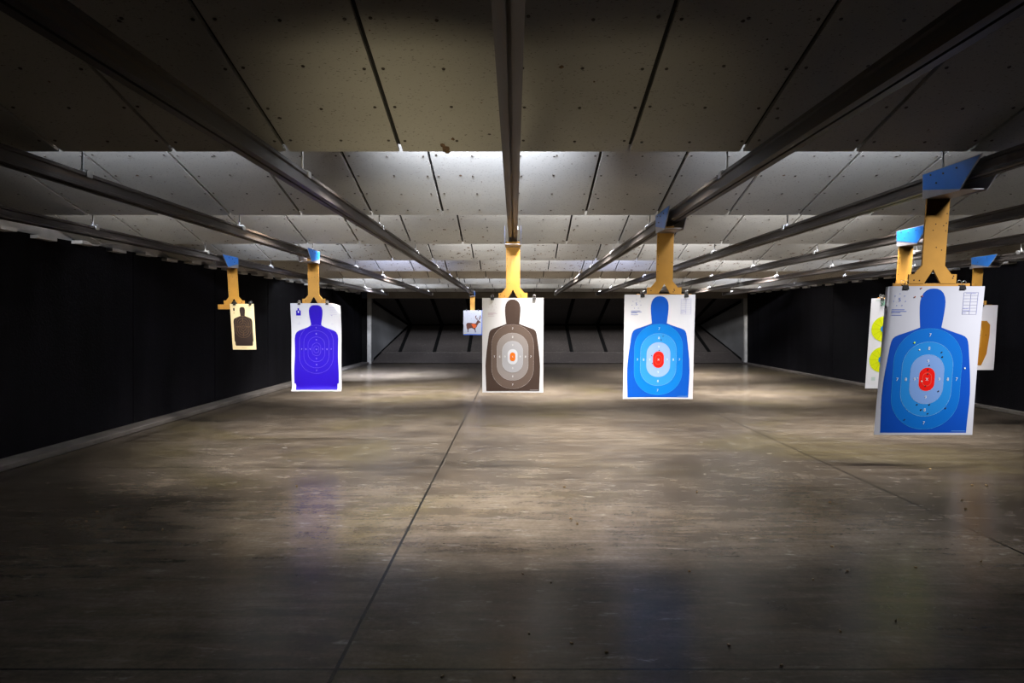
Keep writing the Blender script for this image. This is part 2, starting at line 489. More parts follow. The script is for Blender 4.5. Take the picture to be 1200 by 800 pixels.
_txt = {}
def text_geo(s):
    if s not in _txt:
        cu = bpy.data.curves.new('t', 'FONT'); cu.body = s; cu.size = 1.0; cu.align_x = 'CENTER'; cu.align_y = 'CENTER'; cu.resolution_u = 3
        o = bpy.data.objects.new('t', cu); C.objects.link(o)
        me = bpy.data.meshes.new_from_object(o)
        _txt[s] = ([(v.co.x, v.co.y) for v in me.vertices], [tuple(p.vertices) for p in me.polygons])
        bpy.data.objects.remove(o); bpy.data.meshes.remove(me); bpy.data.curves.remove(cu)
    return _txt[s]

class Print:
    """a flat sheet in (u, v): u 0..1 across, v 0..1 down; warp() bends it"""
    def __init__(self, root, w, h, warp):
        self.root, self.w, self.h, self.warp = root, w, h, warp
    def bent(self, u, t):
        nu, nv = 28, 36
        i = min(nu - 1, max(0, int(u * nu))); j = min(nv - 1, max(0, int(t * nv)))
        a, b = u * nu - i, t * nv - j
        W = [Vector(self.warp((i + p) / nu, (j + q) / nv)) for q in (0, 1) for p in (0, 1)]
        return (W[0] * (1 - a) + W[1] * a) * (1 - b) + (W[2] * (1 - a) + W[3] * a) * b
    def place(self, bm, layer):
        for v in bm.verts:
            u, t = v.co.x, v.co.y
            x, y, z = (u - 0.5) * self.w, 0.0, -t * self.h
            dx, dy, dz = self.bent(u, t)
            v.co = (x + dx, y + dy - 0.0007 * layer, z + dz)
    def finish(self, name, bm, mats, layer, parent=None, label=None, cut=True):
        if cut: grid_cut(bm, 28, 36)
        self.place(bm, layer)
        for f in bm.faces:
            f.normal_update()
            if f.normal.y > 0: f.normal_flip()
        o = mesh_obj(name, bm, mats, parent or self.root, smooth=True)
        if label: o['label'] = label
        return o
    def poly(self, bm, pts, mi=0):
        vs = [bm.verts.new((p[0], p[1], 0)) for p in pts]
        for t in tessellate_polygon([[Vector((p[0] * self.w, p[1] * self.h, 0)) for p in pts]]):
            try:
                f = bm.faces.new([vs[i] for i in t]); f.material_index = mi
            except ValueError: pass
    def band(self, bm, outer, inner, mi=0):
        A = [bm.verts.new((p[0], p[1], 0)) for p in outer]; B = [bm.verts.new((p[0], p[1], 0)) for p in inner]
        n = len(A)
        for i in range(n):
            j = (i + 1) % n
            f = bm.faces.new((A[i], A[j], B[j], B[i])); f.material_index = mi
    def capsule(self, cu, cv, hu, hv, seg=14, grow=0.0):
        """rounded tall ring: half width hu (of w), half height hv (of h), fully round ends"""
        a, b = hu * self.w + grow, hv * self.h + grow
        r = min(a, b) * 0.97
        pts = []
        for sx, sy, a0 in ((1, 1, 0), (-1, 1, PI / 2), (-1, -1, PI), (1, -1, 1.5 * PI)):
            for k in range(seg + 1):
                t = a0 + PI / 2 * k / seg
                px = sx * (a - r) + r * math.cos(t); py = sy * (b - r) + r * math.sin(t)
                pts.append((cu + px / self.w, cv + py / self.h))
        return pts
    def ellipse(self, cu, cv, ru, rv=None, n=24):
        """radii in metres"""
        rv = ru if rv is None else rv
        return [(cu + ru * math.cos(2 * PI * k / n) / self.w, cv + rv * math.sin(2 * PI * k / n) / self.h) for k in range(n)]
    def text(self, bm, s, cu, cv, size, mi=0, italic=0.0):
        vs, fs = text_geo(s)
        V = [bm.verts.new((cu + (x + italic * y) * size / self.w, cv - y * size / self.h, 0)) for x, y in vs]
        for f in fs:
            try:
                q = bm.faces.new([V[i] for i in f]); q.material_index = mi
            except ValueError: pass
    def bar(self, bm, u0, v0, u1, v1, mi=0):
        self.poly(bm, [(u0, v0), (u1, v0), (u1, v1), (u0, v1)], mi)
    def line(self, bm, a, b, wid, mi=0):
        ax, ay, bx, by = a[0] * self.w, a[1] * self.h, b[0] * self.w, b[1] * self.h
        d = Vector((bx - ax, by - ay)); n = Vector((-d.y, d.x)).normalized() * wid / 2
        self.poly(bm, [((ax + n.x) / self.w, (ay + n.y) / self.h), ((bx + n.x) / self.w, (by + n.y) / self.h), ((bx - n.x) / self.w, (by - n.y) / self.h), ((ax - n.x) / self.w, (ay - n.y) / self.h)], mi)
    def sheet(self, mat, name='sheet'):
        bm = bmesh.new()
        nu, nv = 28, 36
        g = [[bm.verts.new((i / nu, j / nv, 0)) for i in range(nu + 1)] for j in range(nv + 1)]
        for j in range(nv):
            for i in range(nu):
                bm.faces.new((g[j][i], g[j][i + 1], g[j + 1][i + 1], g[j + 1][i]))
        return self.finish(name, bm, mat, 0, cut=False)
    def hole(self, u, v, mat, r=0.006, layer=9):
        bm = bmesh.new()
        rnd = random.Random(int(u * 1e4 + v * 1e5))
        n = 8
        self.poly(bm, [(u + r * rnd.uniform(0.6, 1.15) * math.cos(2 * PI * k / n) / self.w, v + r * rnd.uniform(0.6, 1.15) * math.sin(2 * PI * k / n) / self.h) for k in range(n)])
        self.finish('bullet_hole', bm, mat, layer, cut=False)

def mirror(half, cu=0.5):
    return [(cu + d, v) for d, v in half] + [(cu - d, v) for d, v in reversed(half) if d > 1e-6]

HALF_A = [(0.0, 0.015), (0.035, 0.017), (0.068, 0.026), (0.097, 0.044), (0.116, 0.070), (0.125, 0.10), (0.126, 0.135), (0.121, 0.185), (0.113, 0.235), (0.106, 0.272),
          (0.15, 0.284), (0.23, 0.303), (0.315, 0.322), (0.35, 0.333), (0.372, 0.347), (0.385, 0.368), (0.395, 0.40), (0.412, 0.48), (0.428, 0.56), (0.440, 0.64), (0.447, 0.72), (0.445, 0.80), (0.438, 0.90), (0.434, 0.985)]
HALF_B = [(0.0, 0.020), (0.05, 0.021), (0.09, 0.030), (0.122, 0.050), (0.137, 0.080), (0.136, 0.115), (0.128, 0.155), (0.114, 0.20), (0.103, 0.238), (0.108, 0.252),
          (0.17, 0.272), (0.26, 0.293), (0.35, 0.312), (0.395, 0.330), (0.425, 0.362), (0.437, 0.41), (0.432, 0.50), (0.432, 0.60), (0.440, 0.70), (0.446, 0.80), (0.446, 0.912), (0.418, 0.918), (0.412, 0.935), (0.418, 0.975), (0.41, 0.988)]
HALF_C = [(0.0, 0.068), (0.05, 0.070), (0.085, 0.082), (0.108, 0.105), (0.114, 0.14), (0.108, 0.19), (0.095, 0.235), (0.092, 0.262),
          (0.16, 0.275), (0.26, 0.295), (0.35, 0.318), (0.385, 0.345), (0.398, 0.39), (0.394, 0.48), (0.395, 0.60), (0.400, 0.72), (0.402, 0.815), (0.375, 0.83), (0.37, 0.895), (0.35, 0.915)]

def small_print_left(P, bm, mi, digit=None, u=0.17, v=0.09):
    """the little emblem and text block in the upper left corner"""
    if digit: P.text(bm, digit, u, v, 0.032, mi)
    for k in range(7):
        a = -PI / 2 + 2 * PI * k / 7
        P.poly(bm, P.ellipse(u + 0.036 * math.cos(a) / P.w, v + 0.036 * math.sin(a) / P.h, 0.0032, n=6), mi)
    for j, (l, t) in enumerate(((0.13, 0.0), (0.15, 0.011), (0.09, 0.019), (0.105, 0.036))):
        P.bar(bm, u - 0.075, v + 0.062 + t, u - 0.075 + l, v + 0.066 + t, mi)

def small_print_right(P, bm, mi, u=0.8, v=0.04):
    w, h = 0.14, 0.145
    t = 0.0012
    for k in range(3): P.bar(bm, u + w * k / 2 - t / P.w, v, u + w * k / 2 + t / P.w, v + h, mi)
    for k in range(8): P.bar(bm, u, v + h * k / 7 - t / P.h / 2, u + w, v + h * k / 7 + t / P.h / 2, mi)
    for j, l in ((0.105, 0.05), (0.118, 0.07), (0.133, 0.03)): P.bar(bm, u + 0.005, v + j, u + 0.005 + l, v + j + 0.004, mi)
    P.bar(bm, u + 0.02, v + 0.004, u + w - 0.02, v + 0.008, mi)

def zones_target(P, cols, cv=0.62, digit=None, corner='blue', ringlines=True):
    """body, ring 7, ring 8, ring 9, ring 10, X ring; cols: dict of sRGB"""
    m = lambda k: paper(srgb(*cols[k]), 'ink_%s_%d_%d_%d' % ((k,) + tuple(cols[k])))
    bm = bmesh.new(); P.poly(bm, mirror(HALF_A))
    sil = P.finish('silhouette', bm, m('body'), 1, label=cols['label'])
    rings = [('r7', 0.343, 0.340), ('r8', 0.255, 0.251), ('r9', 0.168, 0.166), ('r10', 0.080, 0.080)]
    for j, (k, hu, hv) in enumerate(rings):
        bm = bmesh.new()
        P.poly(bm, P.capsule(0.497, cv, hu, hv), 0)
        P.band(bm, P.capsule(0.497, cv, hu, hv, grow=0.0011), P.capsule(0.497, cv, hu, hv, grow=-0.0011), 1)
        P.finish('scoring_ring', bm, [m(k), m('line%d' % min(j, 2))], 2 + j, sil, cols['names'][j])
    bm = bmesh.new()
    if 'x' in cols:
        P.poly(bm, P.capsule(0.497, cv, 0.044, 0.046))
        P.finish('scoring_ring', bm, m('x'), 6, sil, cols['names'][4])
        bm = bmesh.new()
    else:
        P.band(bm, P.capsule(0.497, cv, 0.044, 0.044, grow=0.0008), P.capsule(0.497, cv, 0.044, 0.044, grow=-0.0008), 0)
        P.finish('scoring_ring', bm, paper(srgb(250, 120, 96), 'ink_ring_line'), 6, sil, 'thin pale inner ring line')
        bm = bmesh.new()
    sz = 0.027
    P.text(bm, 'X', 0.497, cv, sz * 0.9)
    for s, d in (('9', 0.124), ('8', 0.211), ('7', 0.299)):
        P.text(bm, s, 0.497 - d, cv, sz); P.text(bm, s, 0.497 + d, cv, sz)
        dv = {'9': 0.122, '8': 0.208, '7': 0.297}[s]
        P.text(bm, s, 0.497, cv - dv, sz); P.text(bm, s, 0.497, cv + dv, sz)
    P.finish('lettering', bm, m('num'), 7, sil)
    bm = bmesh.new()
    small_print_left(P, bm, 0, digit); small_print_right(P, bm, 1)
    P.bar(bm, 0.78, 0.972, 0.92, 0.9745, 2)
    P.finish('lettering', bm, [m('corner'), m('table'), m('line1')], 3)

def line_target(P, half, body, line, cv, rings, labels, holes_cross=False):
    mb = paper(srgb(*body), 'ink_body_%d_%d_%d' % tuple(body)); ml = paper(srgb(*line), 'ink_line_%d_%d_%d' % tuple(line))
    bm = bmesh.new(); P.poly(bm, mirror(half))
    sil = P.finish('silhouette', bm, mb, 1, label=labels)
    for hu, hv, g in rings:
        bm = bmesh.new()
        P.band(bm, P.capsule(0.5, cv, hu, hv, grow=g), P.capsule(0.5, cv, hu, hv, grow=-g))
        P.finish('scoring_ring', bm, ml, 2, sil)
    return sil, mb, ml

# ------------------------------------------------------------------ carriers with hangers
def hanger_parts(root, tilt, holes):
    """Y-shaped board below the bracket; origin at its top"""
    piv = empty('hanger', (0, 0.0, EYE + 0.725), root)
    piv.rotation_euler = (tilt, 0, 0)
    bm = bmesh.new()
    top, sh, ft, fb = 0.03, -0.408, -0.458, -0.511
    outl = [(-0.066, top), (0.066, top), (0.066, sh), (0.108, ft), (0.138, ft), (0.138, fb), (0.048, fb), (0.0, -0.428), (-0.048, fb), (-0.138, fb), (-0.138, ft), (-0.108, ft), (-0.066, sh)]
    add_prism(bm, outl, 'y', -0.006, 0.006)
    rnd = random.Random(holes)
    for _ in range(9):
        x, z = rnd.choice((-0.055, 0.055, rnd.uniform(-0.05, 0.05))), rnd.uniform(-0.38, -0.05)
        add_cyl(bm, (x, -0.0066, z), (x, -0.005, z), 0.0035, 7, 1)
    for _ in range(4):
        x, z = rnd.choice((-1, 1)) * rnd.uniform(0.07, 0.12), rnd.uniform(-0.495, -0.468)
        add_cyl(bm, (x, -0.0066, z), (x, -0.005, z), 0.0045, 7, 1)
    board = mesh_obj('hanger_board', bm, [M['hanger'], M['hole']], piv)
    bm = bmesh.new(); add_box(bm, (0, 0.004, -0.543), (0.445, 0.012, 0.064), bevel=0.0015)
    mesh_obj('cross_bar', bm, M['bar'], piv)
    return piv

def make_carrier(i, y, label, tilt):
    x = RAIL_X[i]
    root = empty('target_carrier', (x, y, 0))
    tag(root, label, 'target carrier', 'target carriers on the overhead rails')
    top, bot = EYE + 0.842, EYE + 0.700
    poly = [(0.03, top), (-0.46, top), (-0.29, bot - 0.012), (0.03, bot)]
    for s in (-1, 1):
        bm = bmesh.new(); add_prism(bm, poly, 'x', s * 0.068, s * 0.073)
        # bent lip along the sloped front edge
        pl = mesh_obj('side_plate', bm, M['plate'], root)
        bm = bmesh.new()
        add_prism(bm, [(0.024, top - 0.004), (-0.448, top - 0.004), (-0.29, bot - 0.004), (0.024, EYE + 0.752)], 'x', s * 0.0735, s * 0.0745)
        mesh_obj('sticker', bm, M['blue'], pl)['label'] = 'blue sticker on the grey side plate'
        bm = bmesh.new()
        for yy, zz in ((-0.05, top - 0.02), (-0.16, top - 0.035), (-0.27, top - 0.03), (-0.10, top - 0.075)):
            add_cyl(bm, (s * 0.0735, yy, zz), (s * 0.079, yy, zz), 0.005, 7)
        mesh_obj('bolt', bm, M['screw'], pl)
    bm = bmesh.new(); add_box(bm, (0, -0.125, bot - 0.001), (0.136, 0.31, 0.005))
    mesh_obj('base_plate', bm, M['plate'], root)
    bm = bmesh.new(); add_box(bm, (0, 0.028, (bot + RB - 0.004) / 2), (0.136, 0.005, RB - 0.004 - bot))
    mesh_obj('end_plate', bm, M['plate'], root)
    hanger_parts(root, tilt, 31 + i)
    return root

def hang_point(i, y, tilt, dx, drop):
    """point on the front of the hanger, drop below its pivot, shifted dx"""
    v = Matrix.Rotation(tilt, 3, 'X') @ Vector((dx, -0.012, -drop))
    return Vector((RAIL_X[i], y, EYE + 0.725)) + v

def make_clip(loc, tilt, label, group='binder clips holding the paper targets'):
    root = empty('binder_clip', loc); root.rotation_euler = (tilt, 0, 0)
    tag(root, label, 'binder clip', group)
    bm = bmesh.new()
    w = 0.017
    add_prism(bm, [(-0.008, -0.020), (-0.010, -0.017), (0.0, 0.006), (0.020, 0.006), (0.027, -0.017), (0.025, -0.020), (0.016, 0.0), (0.003, 0.0)], 'x', -w, w)
    mesh_obj('clip_body', bm, M['clip'], root)
    for s in (-1, 1):
        bm = bmesh.new()
        c0 = 0.010 + s * 0.010
        pts = []
        for k in range(9):
            a = PI * k / 8
            pts.append((0.011 * math.cos(a), c0 + s * 0.012, 0.022 + 0.010 * math.sin(a)))
        pts = [(0.009, c0 - s * 0.002, 0.004)] + pts + [(-0.009, c0 - s * 0.002, 0.004)]
        add_tube(bm, pts, 0.0014, 6)
        mesh_obj('handle', bm, M['wire'], root)

R = math.radians
def make_target(i, y, tilt, w, h, dx, drop, label, warp, clips, short, group='paper targets hanging in the lanes'):
    p = hang_point(i, y, tilt, dx, drop)
    root = empty('paper_target', p); root.rotation_euler = (tilt, 0, 0)
    tag(root, label, 'paper target', group)
    for s, cx in zip(('left', 'right'), clips):
        make_clip(hang_point(i, y, tilt, dx + cx, drop) + Vector((0, 0, 0.0)), tilt, 'black binder clip at the top %s of the %s' % (s, short))
    return Print(root, w, h, warp)

def wave(a=0.004, ph=0.0):
    return lambda u, v: (0, a * math.sin(5 * u + 4 * v + ph) * (0.15 + v) - 0.001, 0)

WHITE = paper((0.52, 0.52, 0.55), 'white_paper')

# ---- lane 0: brown silhouette
T0 = R(3.0)
make_carrier(0, 6.32, 'target carrier above the brown silhouette target, hook seen straight on', T0)
P = make_target(0, 6.32, T0, 0.584, 0.905, -0.002, 0.506, 'brown and grey silhouette target with orange centre, hanging above mid floor', wave(0.004, 0.5), (-0.195, 0.205), 'brown silhouette target')
P.sheet(WHITE)
zones_target(P, dict(body=(66, 50, 43), r7=(100, 84, 76), r8=(146, 138, 136), r9=(172, 172, 178), r10=(214, 217, 228), x=(228, 112, 6), line0=(190, 180, 176), line1=(200, 195, 195), line2=(205, 208, 215),
                     num=(232, 232, 238), corner=(196, 170, 190), table=(205, 205, 216), label='dark brown head and shoulders silhouette',
                     names=('outer brown scoring zone', 'grey scoring zone', 'light grey scoring zone', 'white scoring zone', 'orange centre zone')), digit='1')
# ---- lane 1: blue
T1 = R(6.0)
BLUE = dict(body=(0, 84, 190), r7=(0, 122, 212), r8=(48, 148, 222), r9=(150, 182, 226), r10=(240, 26, 8), line0=(60, 160, 225), line1=(130, 185, 235), line2=(160, 190, 230),
            num=(222, 228, 242), corner=(110, 130, 205), table=(176, 178, 216), label='blue head and shoulders silhouette',
            names=('mid blue scoring zone', 'sky blue scoring zone', 'pale blue scoring zone', 'red centre zone'))
make_carrier(1, 5.29, 'target carrier on the rail above the mid-sized blue silhouette target', T1)
P = make_target(1, 5.29, T1, 0.568, 0.85, -0.035, 0.515, 'mid-sized blue silhouette target hanging between the brown one and the large close blue one', wave(0.004, 2.0), (-0.140, 0.212), 'mid-sized blue silhouette target')
P.sheet(WHITE); zones_target(P, BLUE, digit='5')
for u, v, mt in ((0.555, 0.395, 'hole'), (0.53, 0.43, 'hole'), (0.40, 0.58, 'hole'), (0.41, 0.655, 'hole'), (0.505, 0.53, 'hole')): P.hole(u, v, M[mt], 0.005)
# ---- lane 2: large blue, curled on one side
def curl_big(u, v):
    e = max(0.0, 0.12 - u) / 0.12
    k = max(0.0, 1 - v * 0.9)
    return (0.045 * e * e * (k + 0.05), 0.055 * e ** 2 * k + 0.010 * math.sin(3.2 * v) * (u - 0.3), -0.010 * e * e * k)
T2 = R(7.0)
make_carrier(2, 3.80, 'dark target carrier in shadow above the large close blue target', T2)
P = make_target(2, 3.80, T2, 0.590, 0.885, 0.008, 0.526, 'large blue silhouette target with red centre, closest to the camera and full of holes', curl_big, (-0.165, 0.165), 'large close blue target')
P.sheet(paper((0.44, 0.44, 0.48), 'lilac_white_paper')); zones_target(P, dict(BLUE, body=(0, 76, 182), r7=(0, 108, 200), r8=(32, 134, 212), r9=(122, 158, 214), r10=(238, 18, 6)), digit='5')
for u, v, mt, r in ((0.37, 0.012, 'hole_red', .006), (0.315, 0.07, 'hole_red', .006), (0.385, 0.065, 'hole_red', .006), (0.345, 0.372, 'hole_lime', .007), (0.40, 0.42, 'hole_pale', .006),
                    (0.625, 0.437, 'hole', .006), (0.635, 0.468, 'hole', .006), (0.51, 0.525, 'hole', .006), (0.50, 0.553, 'hole', .006), (0.50, 0.583, 'hole', .006), (0.445, 0.632, 'hole_pale', .006),
                    (0.485, 0.665, 'hole', .006), (0.62, 0.70, 'hole', .006), (0.415, 0.79, 'hole', .006), (0.54, 0.79, 'hole', .006), (0.705, 0.815, 'hole', .006), (0.46, 0.825, 'hole', .006),
                    (0.53, 0.852, 'hole', .006), (0.30, 0.893, 'hole', .006), (0.87, 0.545, 'hole_pale', .006), (0.40, 0.61, 'hole_pale', .004)):
    P.hole(u, v, M[mt], r * 0.85)
# ---- lane 3: yellow circles, half hidden
T3 = R(8.0)
make_carrier(3, 6.22, 'target carrier with blue plate above the yellow circle target', T3)
P = make_target(3, 6.22, T3, 0.585, 0.87, 0.0, 0.515, 'white target with bright yellow circles, half hidden by the large blue one', wave(0.003, 1.0), (-0.19, 0.19), 'yellow circle target')
P.sheet(WHITE)
my = paper(srgb(214, 226, 0), 'ink_yellow'); mbd = paper(srgb(0, 120, 210), 'ink_dot_blue'); mg = paper(srgb(0, 150, 90), 'ink_green'); mdl = paper(srgb(120, 130, 20), 'ink_wedge')
mpg = paper(srgb(190, 208, 200), 'ink_pale_green')
for cu, cv in ((0.245, 0.335), (0.245, 0.675), (0.755, 0.335), (0.755, 0.675)):
    bm = bmesh.new(); P.poly(bm, P.ellipse(cu, cv, 0.123, n=40))
    c = P.finish('bullseye', bm, my, 1, label='bright yellow printed circle')
    bm = bmesh.new()
    for k in range(12):
        a = 2 * PI * k / 12
        P.line(bm, (cu + 0.03 * math.cos(a) / P.w, cv + 0.03 * math.sin(a) / P.h), (cu + 0.121 * math.cos(a) / P.w, cv + 0.121 * math.sin(a) / P.h), 0.0016)
    P.finish('wedge_print', bm, mdl, 2, c)
    bm = bmesh.new(); P.poly(bm, P.ellipse(cu, cv, 0.036, n=24)); P.finish('centre_dot', bm, mbd, 3, c, 'blue centre dot')
bm = bmesh.new()
P.text(bm, 'Shoot', 0.275, 0.058, 0.062, 0)
P.finish('lettering', bm, mg, 1, label='green printed heading')
bm = bmesh.new(); P.bar(bm, 0.07, 0.022, 0.26, 0.026); P.finish('print_line', bm, mg, 1)
bm = bmesh.new(); P.bar(bm, 0.09, 0.87, 0.155, 0.91); P.finish('print_mark', bm, mpg, 1)
# ---- lane 5: tan octagon target by the right wall
T5 = R(5.5)
make_carrier(5, 8.80, 'target carrier with blue plate closest to the right wall', T5)
P = make_target(5, 8.80, T5, 0.575, 0.87, 0.0, 0.515, 'greyish target with a brown octagonal torso, closest to the right wall', wave(0.004, 3.0), (-0.19, 0.085), 'brown octagon target')
P.sheet(paper((0.56, 0.55, 0.60), 'grey_paper'))
mo = paper(srgb(176, 118, 28), 'ink_octagon'); mi2 = paper(srgb(200, 146, 58), 'ink_octagon_inner'); mk = paper(srgb(70, 50, 20), 'ink_octagon_mark')
bm = bmesh.new()
P.poly(bm, mirror([(0.0, 0.06), (0.09, 0.06), (0.11, 0.085), (0.11, 0.24), (0.27, 0.24), (0.35, 0.30), (0.355, 0.45), (0.31, 0.75), (0.20, 0.93), (0.0, 0.93)]))
sil = P.finish('silhouette', bm, mo, 1, label='brown octagonal torso with a square head')
bm = bmesh.new(); P.poly(bm, mirror([(0.0, 0.30), (0.13, 0.30), (0.19, 0.40), (0.16, 0.64), (0.05, 0.75), (0.0, 0.75)])); P.finish('scoring_zone', bm, mi2, 2, sil, 'lighter tan inner zone')
bm = bmesh.new()
bm.free()
for u in (0.63, 0.76):
    bm = bmesh.new(); P.bar(bm, u, 0.455, u + 0.02, 0.465); P.finish('zone_mark', bm, mk, 3, sil)
# ---- lane -1: deer at the far end
TD = R(2.0)
make_carrier(-1, 19.0, 'far small target carrier holding the deer target', TD)
P = make_target(-1, 18.985, TD, 0.52, 0.68, 0.0, 0.42, 'small deer picture target with blue edge, far off by the bullet trap', wave(0.003, 1.4), (-0.17, 0.17), 'deer target')
bm = bmesh.new(); add_box(bm, (0.012, 0.006, -0.352), (0.545, 0.006, 0.705)); mesh_obj('backing_card', bm, paper(srgb(10, 62, 150), 'blue_card'), P.root)['label'] = 'blue card showing at the edges'
P.sheet(paper((0.24, 0.24, 0.26), 'dull_white_paper'))
def D(x, y): return ((x - 163) / 243.0 + (y - 390) * 0.0004 , (y - 392) / 302.0)
mbn = paper(srgb(74, 34, 20), 'ink_deer'); mor = paper(srgb(180, 70, 4), 'ink_vital'); mdk = paper(srgb(76, 70, 92), 'ink_deer_dark'); mye = paper(srgb(226, 200, 40), 'ink_deer_mark')
bm = bmesh.new()
body = [(183, 600), (182, 575), (192, 555), (215, 549), (255, 552), (290, 560), (312, 556), (324, 540), (333, 525), (346, 516), (352, 520), (362, 524), (376, 541), (372, 549), (354, 552), (343, 566), (330, 584), (318, 604), (302, 618),
        (300, 640), (305, 668), (292, 672), (287, 645), (276, 626), (246, 618), (216, 624), (206, 640), (204, 664), (192, 668), (193, 640), (186, 622)]
P.poly(bm, [D(*q) for q in body])
sil = P.finish('deer_picture', bm, mbn, 1, label='brown deer standing side-on')
bm = bmesh.new(); P.poly(bm, [D(250, 570), D(280, 562), D(306, 568), D(320, 585), D(308, 606), D(286, 618), D(268, 606), D(262, 588)]); P.finish('vital_zone', bm, mor, 2, sil, 'orange vital zone on the chest')
bm = bmesh.new()
for a, b in (((340, 518), (322, 496)), ((322, 496), (318, 462)), ((322, 496), (312, 480)), ((320, 478), (330, 458)), ((333, 508), (338, 486)), ((352, 516), (376, 494)), ((376, 494), (386, 456)), ((376, 494), (392, 480)), ((366, 502), (362, 478)), ((381, 476), (372, 460))):
    P.line(bm, D(*a), D(*b), 0.017)
P.finish('antler', bm, paper(srgb(84, 56, 50), 'ink_antler'), 2, sil)
bm = bmesh.new()
for q in ([(192, 640), (206, 640), (204, 668), (190, 670)], [(288, 640), (302, 642), (305, 670), (290, 674)], [(368, 540), (378, 542), (374, 552), (366, 552)]): P.poly(bm, [D(*z) for z in q])
for q in ((268, 438), (304, 440), (236, 462), (258, 498)): P.poly(bm, P.ellipse(*D(*q), 0.006, n=6))
P.finish('marking', bm, mdk, 3, sil)
bm = bmesh.new(); P.bar(bm, 0.05, 0.955, 0.14, 0.975); P.finish('lettering', bm, mye, 1)
# ---- lane -2: purple silhouette with a curled corner and flared hem
def curl_purple(u, v):
    d = max(0.0, (u - 0.80) / 0.20 + (0.15 - v) / 0.15 - 0.88)
    e = max(0.0, v - 0.955) / 0.045
    s = 0.030 * math.sin(2 * PI * v * 0.9) * (0.35 + abs(u - 0.5)) * min(1.0, v * 4)
    return (-0.02 * d * d, 0.055 * d * d + s * 0.7 - 0.030 * e * e + (-0.02 * max(0, v - 0.86)), -0.030 * d * d)
T6 = R(4.0)
make_carrier(-2, 8.06, 'target carrier on the rail above the purple silhouette target', T6)
P = make_target(-2, 8.06, T6, 0.610, 1.07, 0.022, 0.51, 'tall violet-blue silhouette target with curled corner, hanging above the left floor', curl_purple, (-0.20, 0.140), 'violet-blue silhouette target')
P.sheet(WHITE)
VIO = (38, 0, 182)
sil, mb, ml = line_target(P, HALF_B, VIO, (128, 110, 228), 0.525, ((0.337, 0.275, 0.0011), (0.252, 0.212, 0.0011), (0.168, 0.141, 0.0011), (0.086, 0.072, 0.0011), (0.050, 0.040, 0.0011)), 'violet-blue head and shoulders silhouette')
bm = bmesh.new()
P.text(bm, 'X', 0.5, 0.525, 0.022)
for s, d, dv in (('9', 0.125, 0.107), ('8', 0.21, 0.176), ('7', 0.295, 0.243)):
    for sx in (-1, 1): P.text(bm, s, 0.5 + sx * d, 0.525, 0.024); P.text(bm, s, 0.5, 0.525 + sx * dv, 0.024)
P.finish('lettering', bm, paper(srgb(186, 178, 240), 'ink_violet_num'), 3, sil)
bm = bmesh.new()
P.poly(bm, [(0.155 + (q[0] - 0.5) * 0.105, 0.055 + q[1] * 0.085) for q in mirror([(0.0, 0.0), (0.15, 0.02), (0.15, 0.27), (0.45, 0.33), (0.45, 1.0), (0.0, 1.0)])], 0)
P.poly(bm, P.ellipse(0.155, 0.098, 0.009, 0.014, n=10), 1)
for u0, v0, u1, mi in ((0.10, 0.162, 0.21, 2), (0.12, 0.236, 0.19, 2), (0.80, 0.136, 0.83, 0), (0.81, 0.152, 0.826, 2), (0.80, 0.235, 0.845, 2), (0.78, 0.05, 0.92, 2), (0.78, 0.075, 0.92, 2), (0.78, 0.10, 0.92, 2), (0.78, 0.125, 0.92, 2)):
    P.bar(bm, u0, v0, u1, v0 + 0.003, mi)
P.text(bm, '1', 0.165, 0.222, 0.026, 2)
P.finish('lettering', bm, [mb, WHITE, paper(srgb(176, 168, 216), 'ink_violet_pale')], 2)
# ---- lane -3: small tan paper with a dark silhouette
T7 = R(8.5)
make_carrier(-3, 8.81, 'target carrier with blue plate closest to the left wall', T7)
P = make_target(-3, 8.81, T7, 0.318, 0.60, 0.105, 0.50, 'small tan target with black-brown silhouette, closest to the left wall', wave(0.003, 4.0), (-0.100, 0.112), 'small tan silhouette target')
P.h = 0.62
P.sheet(paper((0.66, 0.54, 0.31), 'tan_paper'))
sil, mb, ml = line_target(P, HALF_C, (50, 38, 34), (140, 112, 80), 0.50, ((0.32, 0.235, 0.0011), (0.245, 0.185, 0.0011), (0.175, 0.135, 0.0011), (0.105, 0.085, 0.0011), (0.045, 0.035, 0.0011)), 'black-brown head and shoulders silhouette')
bm = bmesh.new()
for s, d, dv in (('9', 0.14, 0.11), ('8', 0.21, 0.16), ('7', 0.28, 0.21)):
    for sx in (-1, 1): P.text(bm, s, 0.5 + sx * d, 0.50, 0.022); P.text(bm, s, 0.5, 0.50 + sx * dv, 0.022)
P.text(bm, 'X', 0.5, 0.5, 0.018)
P.finish('lettering', bm, ml, 3, sil)
bm = bmesh.new()
P.bar(bm, 0.125, 0.09, 0.185, 0.15, 0); P.bar(bm, 0.12, 0.17, 0.2, 0.175, 1); P.bar(bm, 0.13, 0.2, 0.17, 0.21, 0); P.bar(bm, 0.80, 0.1, 0.9, 0.104, 1); P.bar(bm, 0.80, 0.14, 0.9, 0.144, 1); P.bar(bm, 0.4, 0.955, 0.6, 0.96, 1)
P.finish('lettering', bm, [mb, paper(srgb(170, 146, 100), 'ink_tan_pale')], 2)

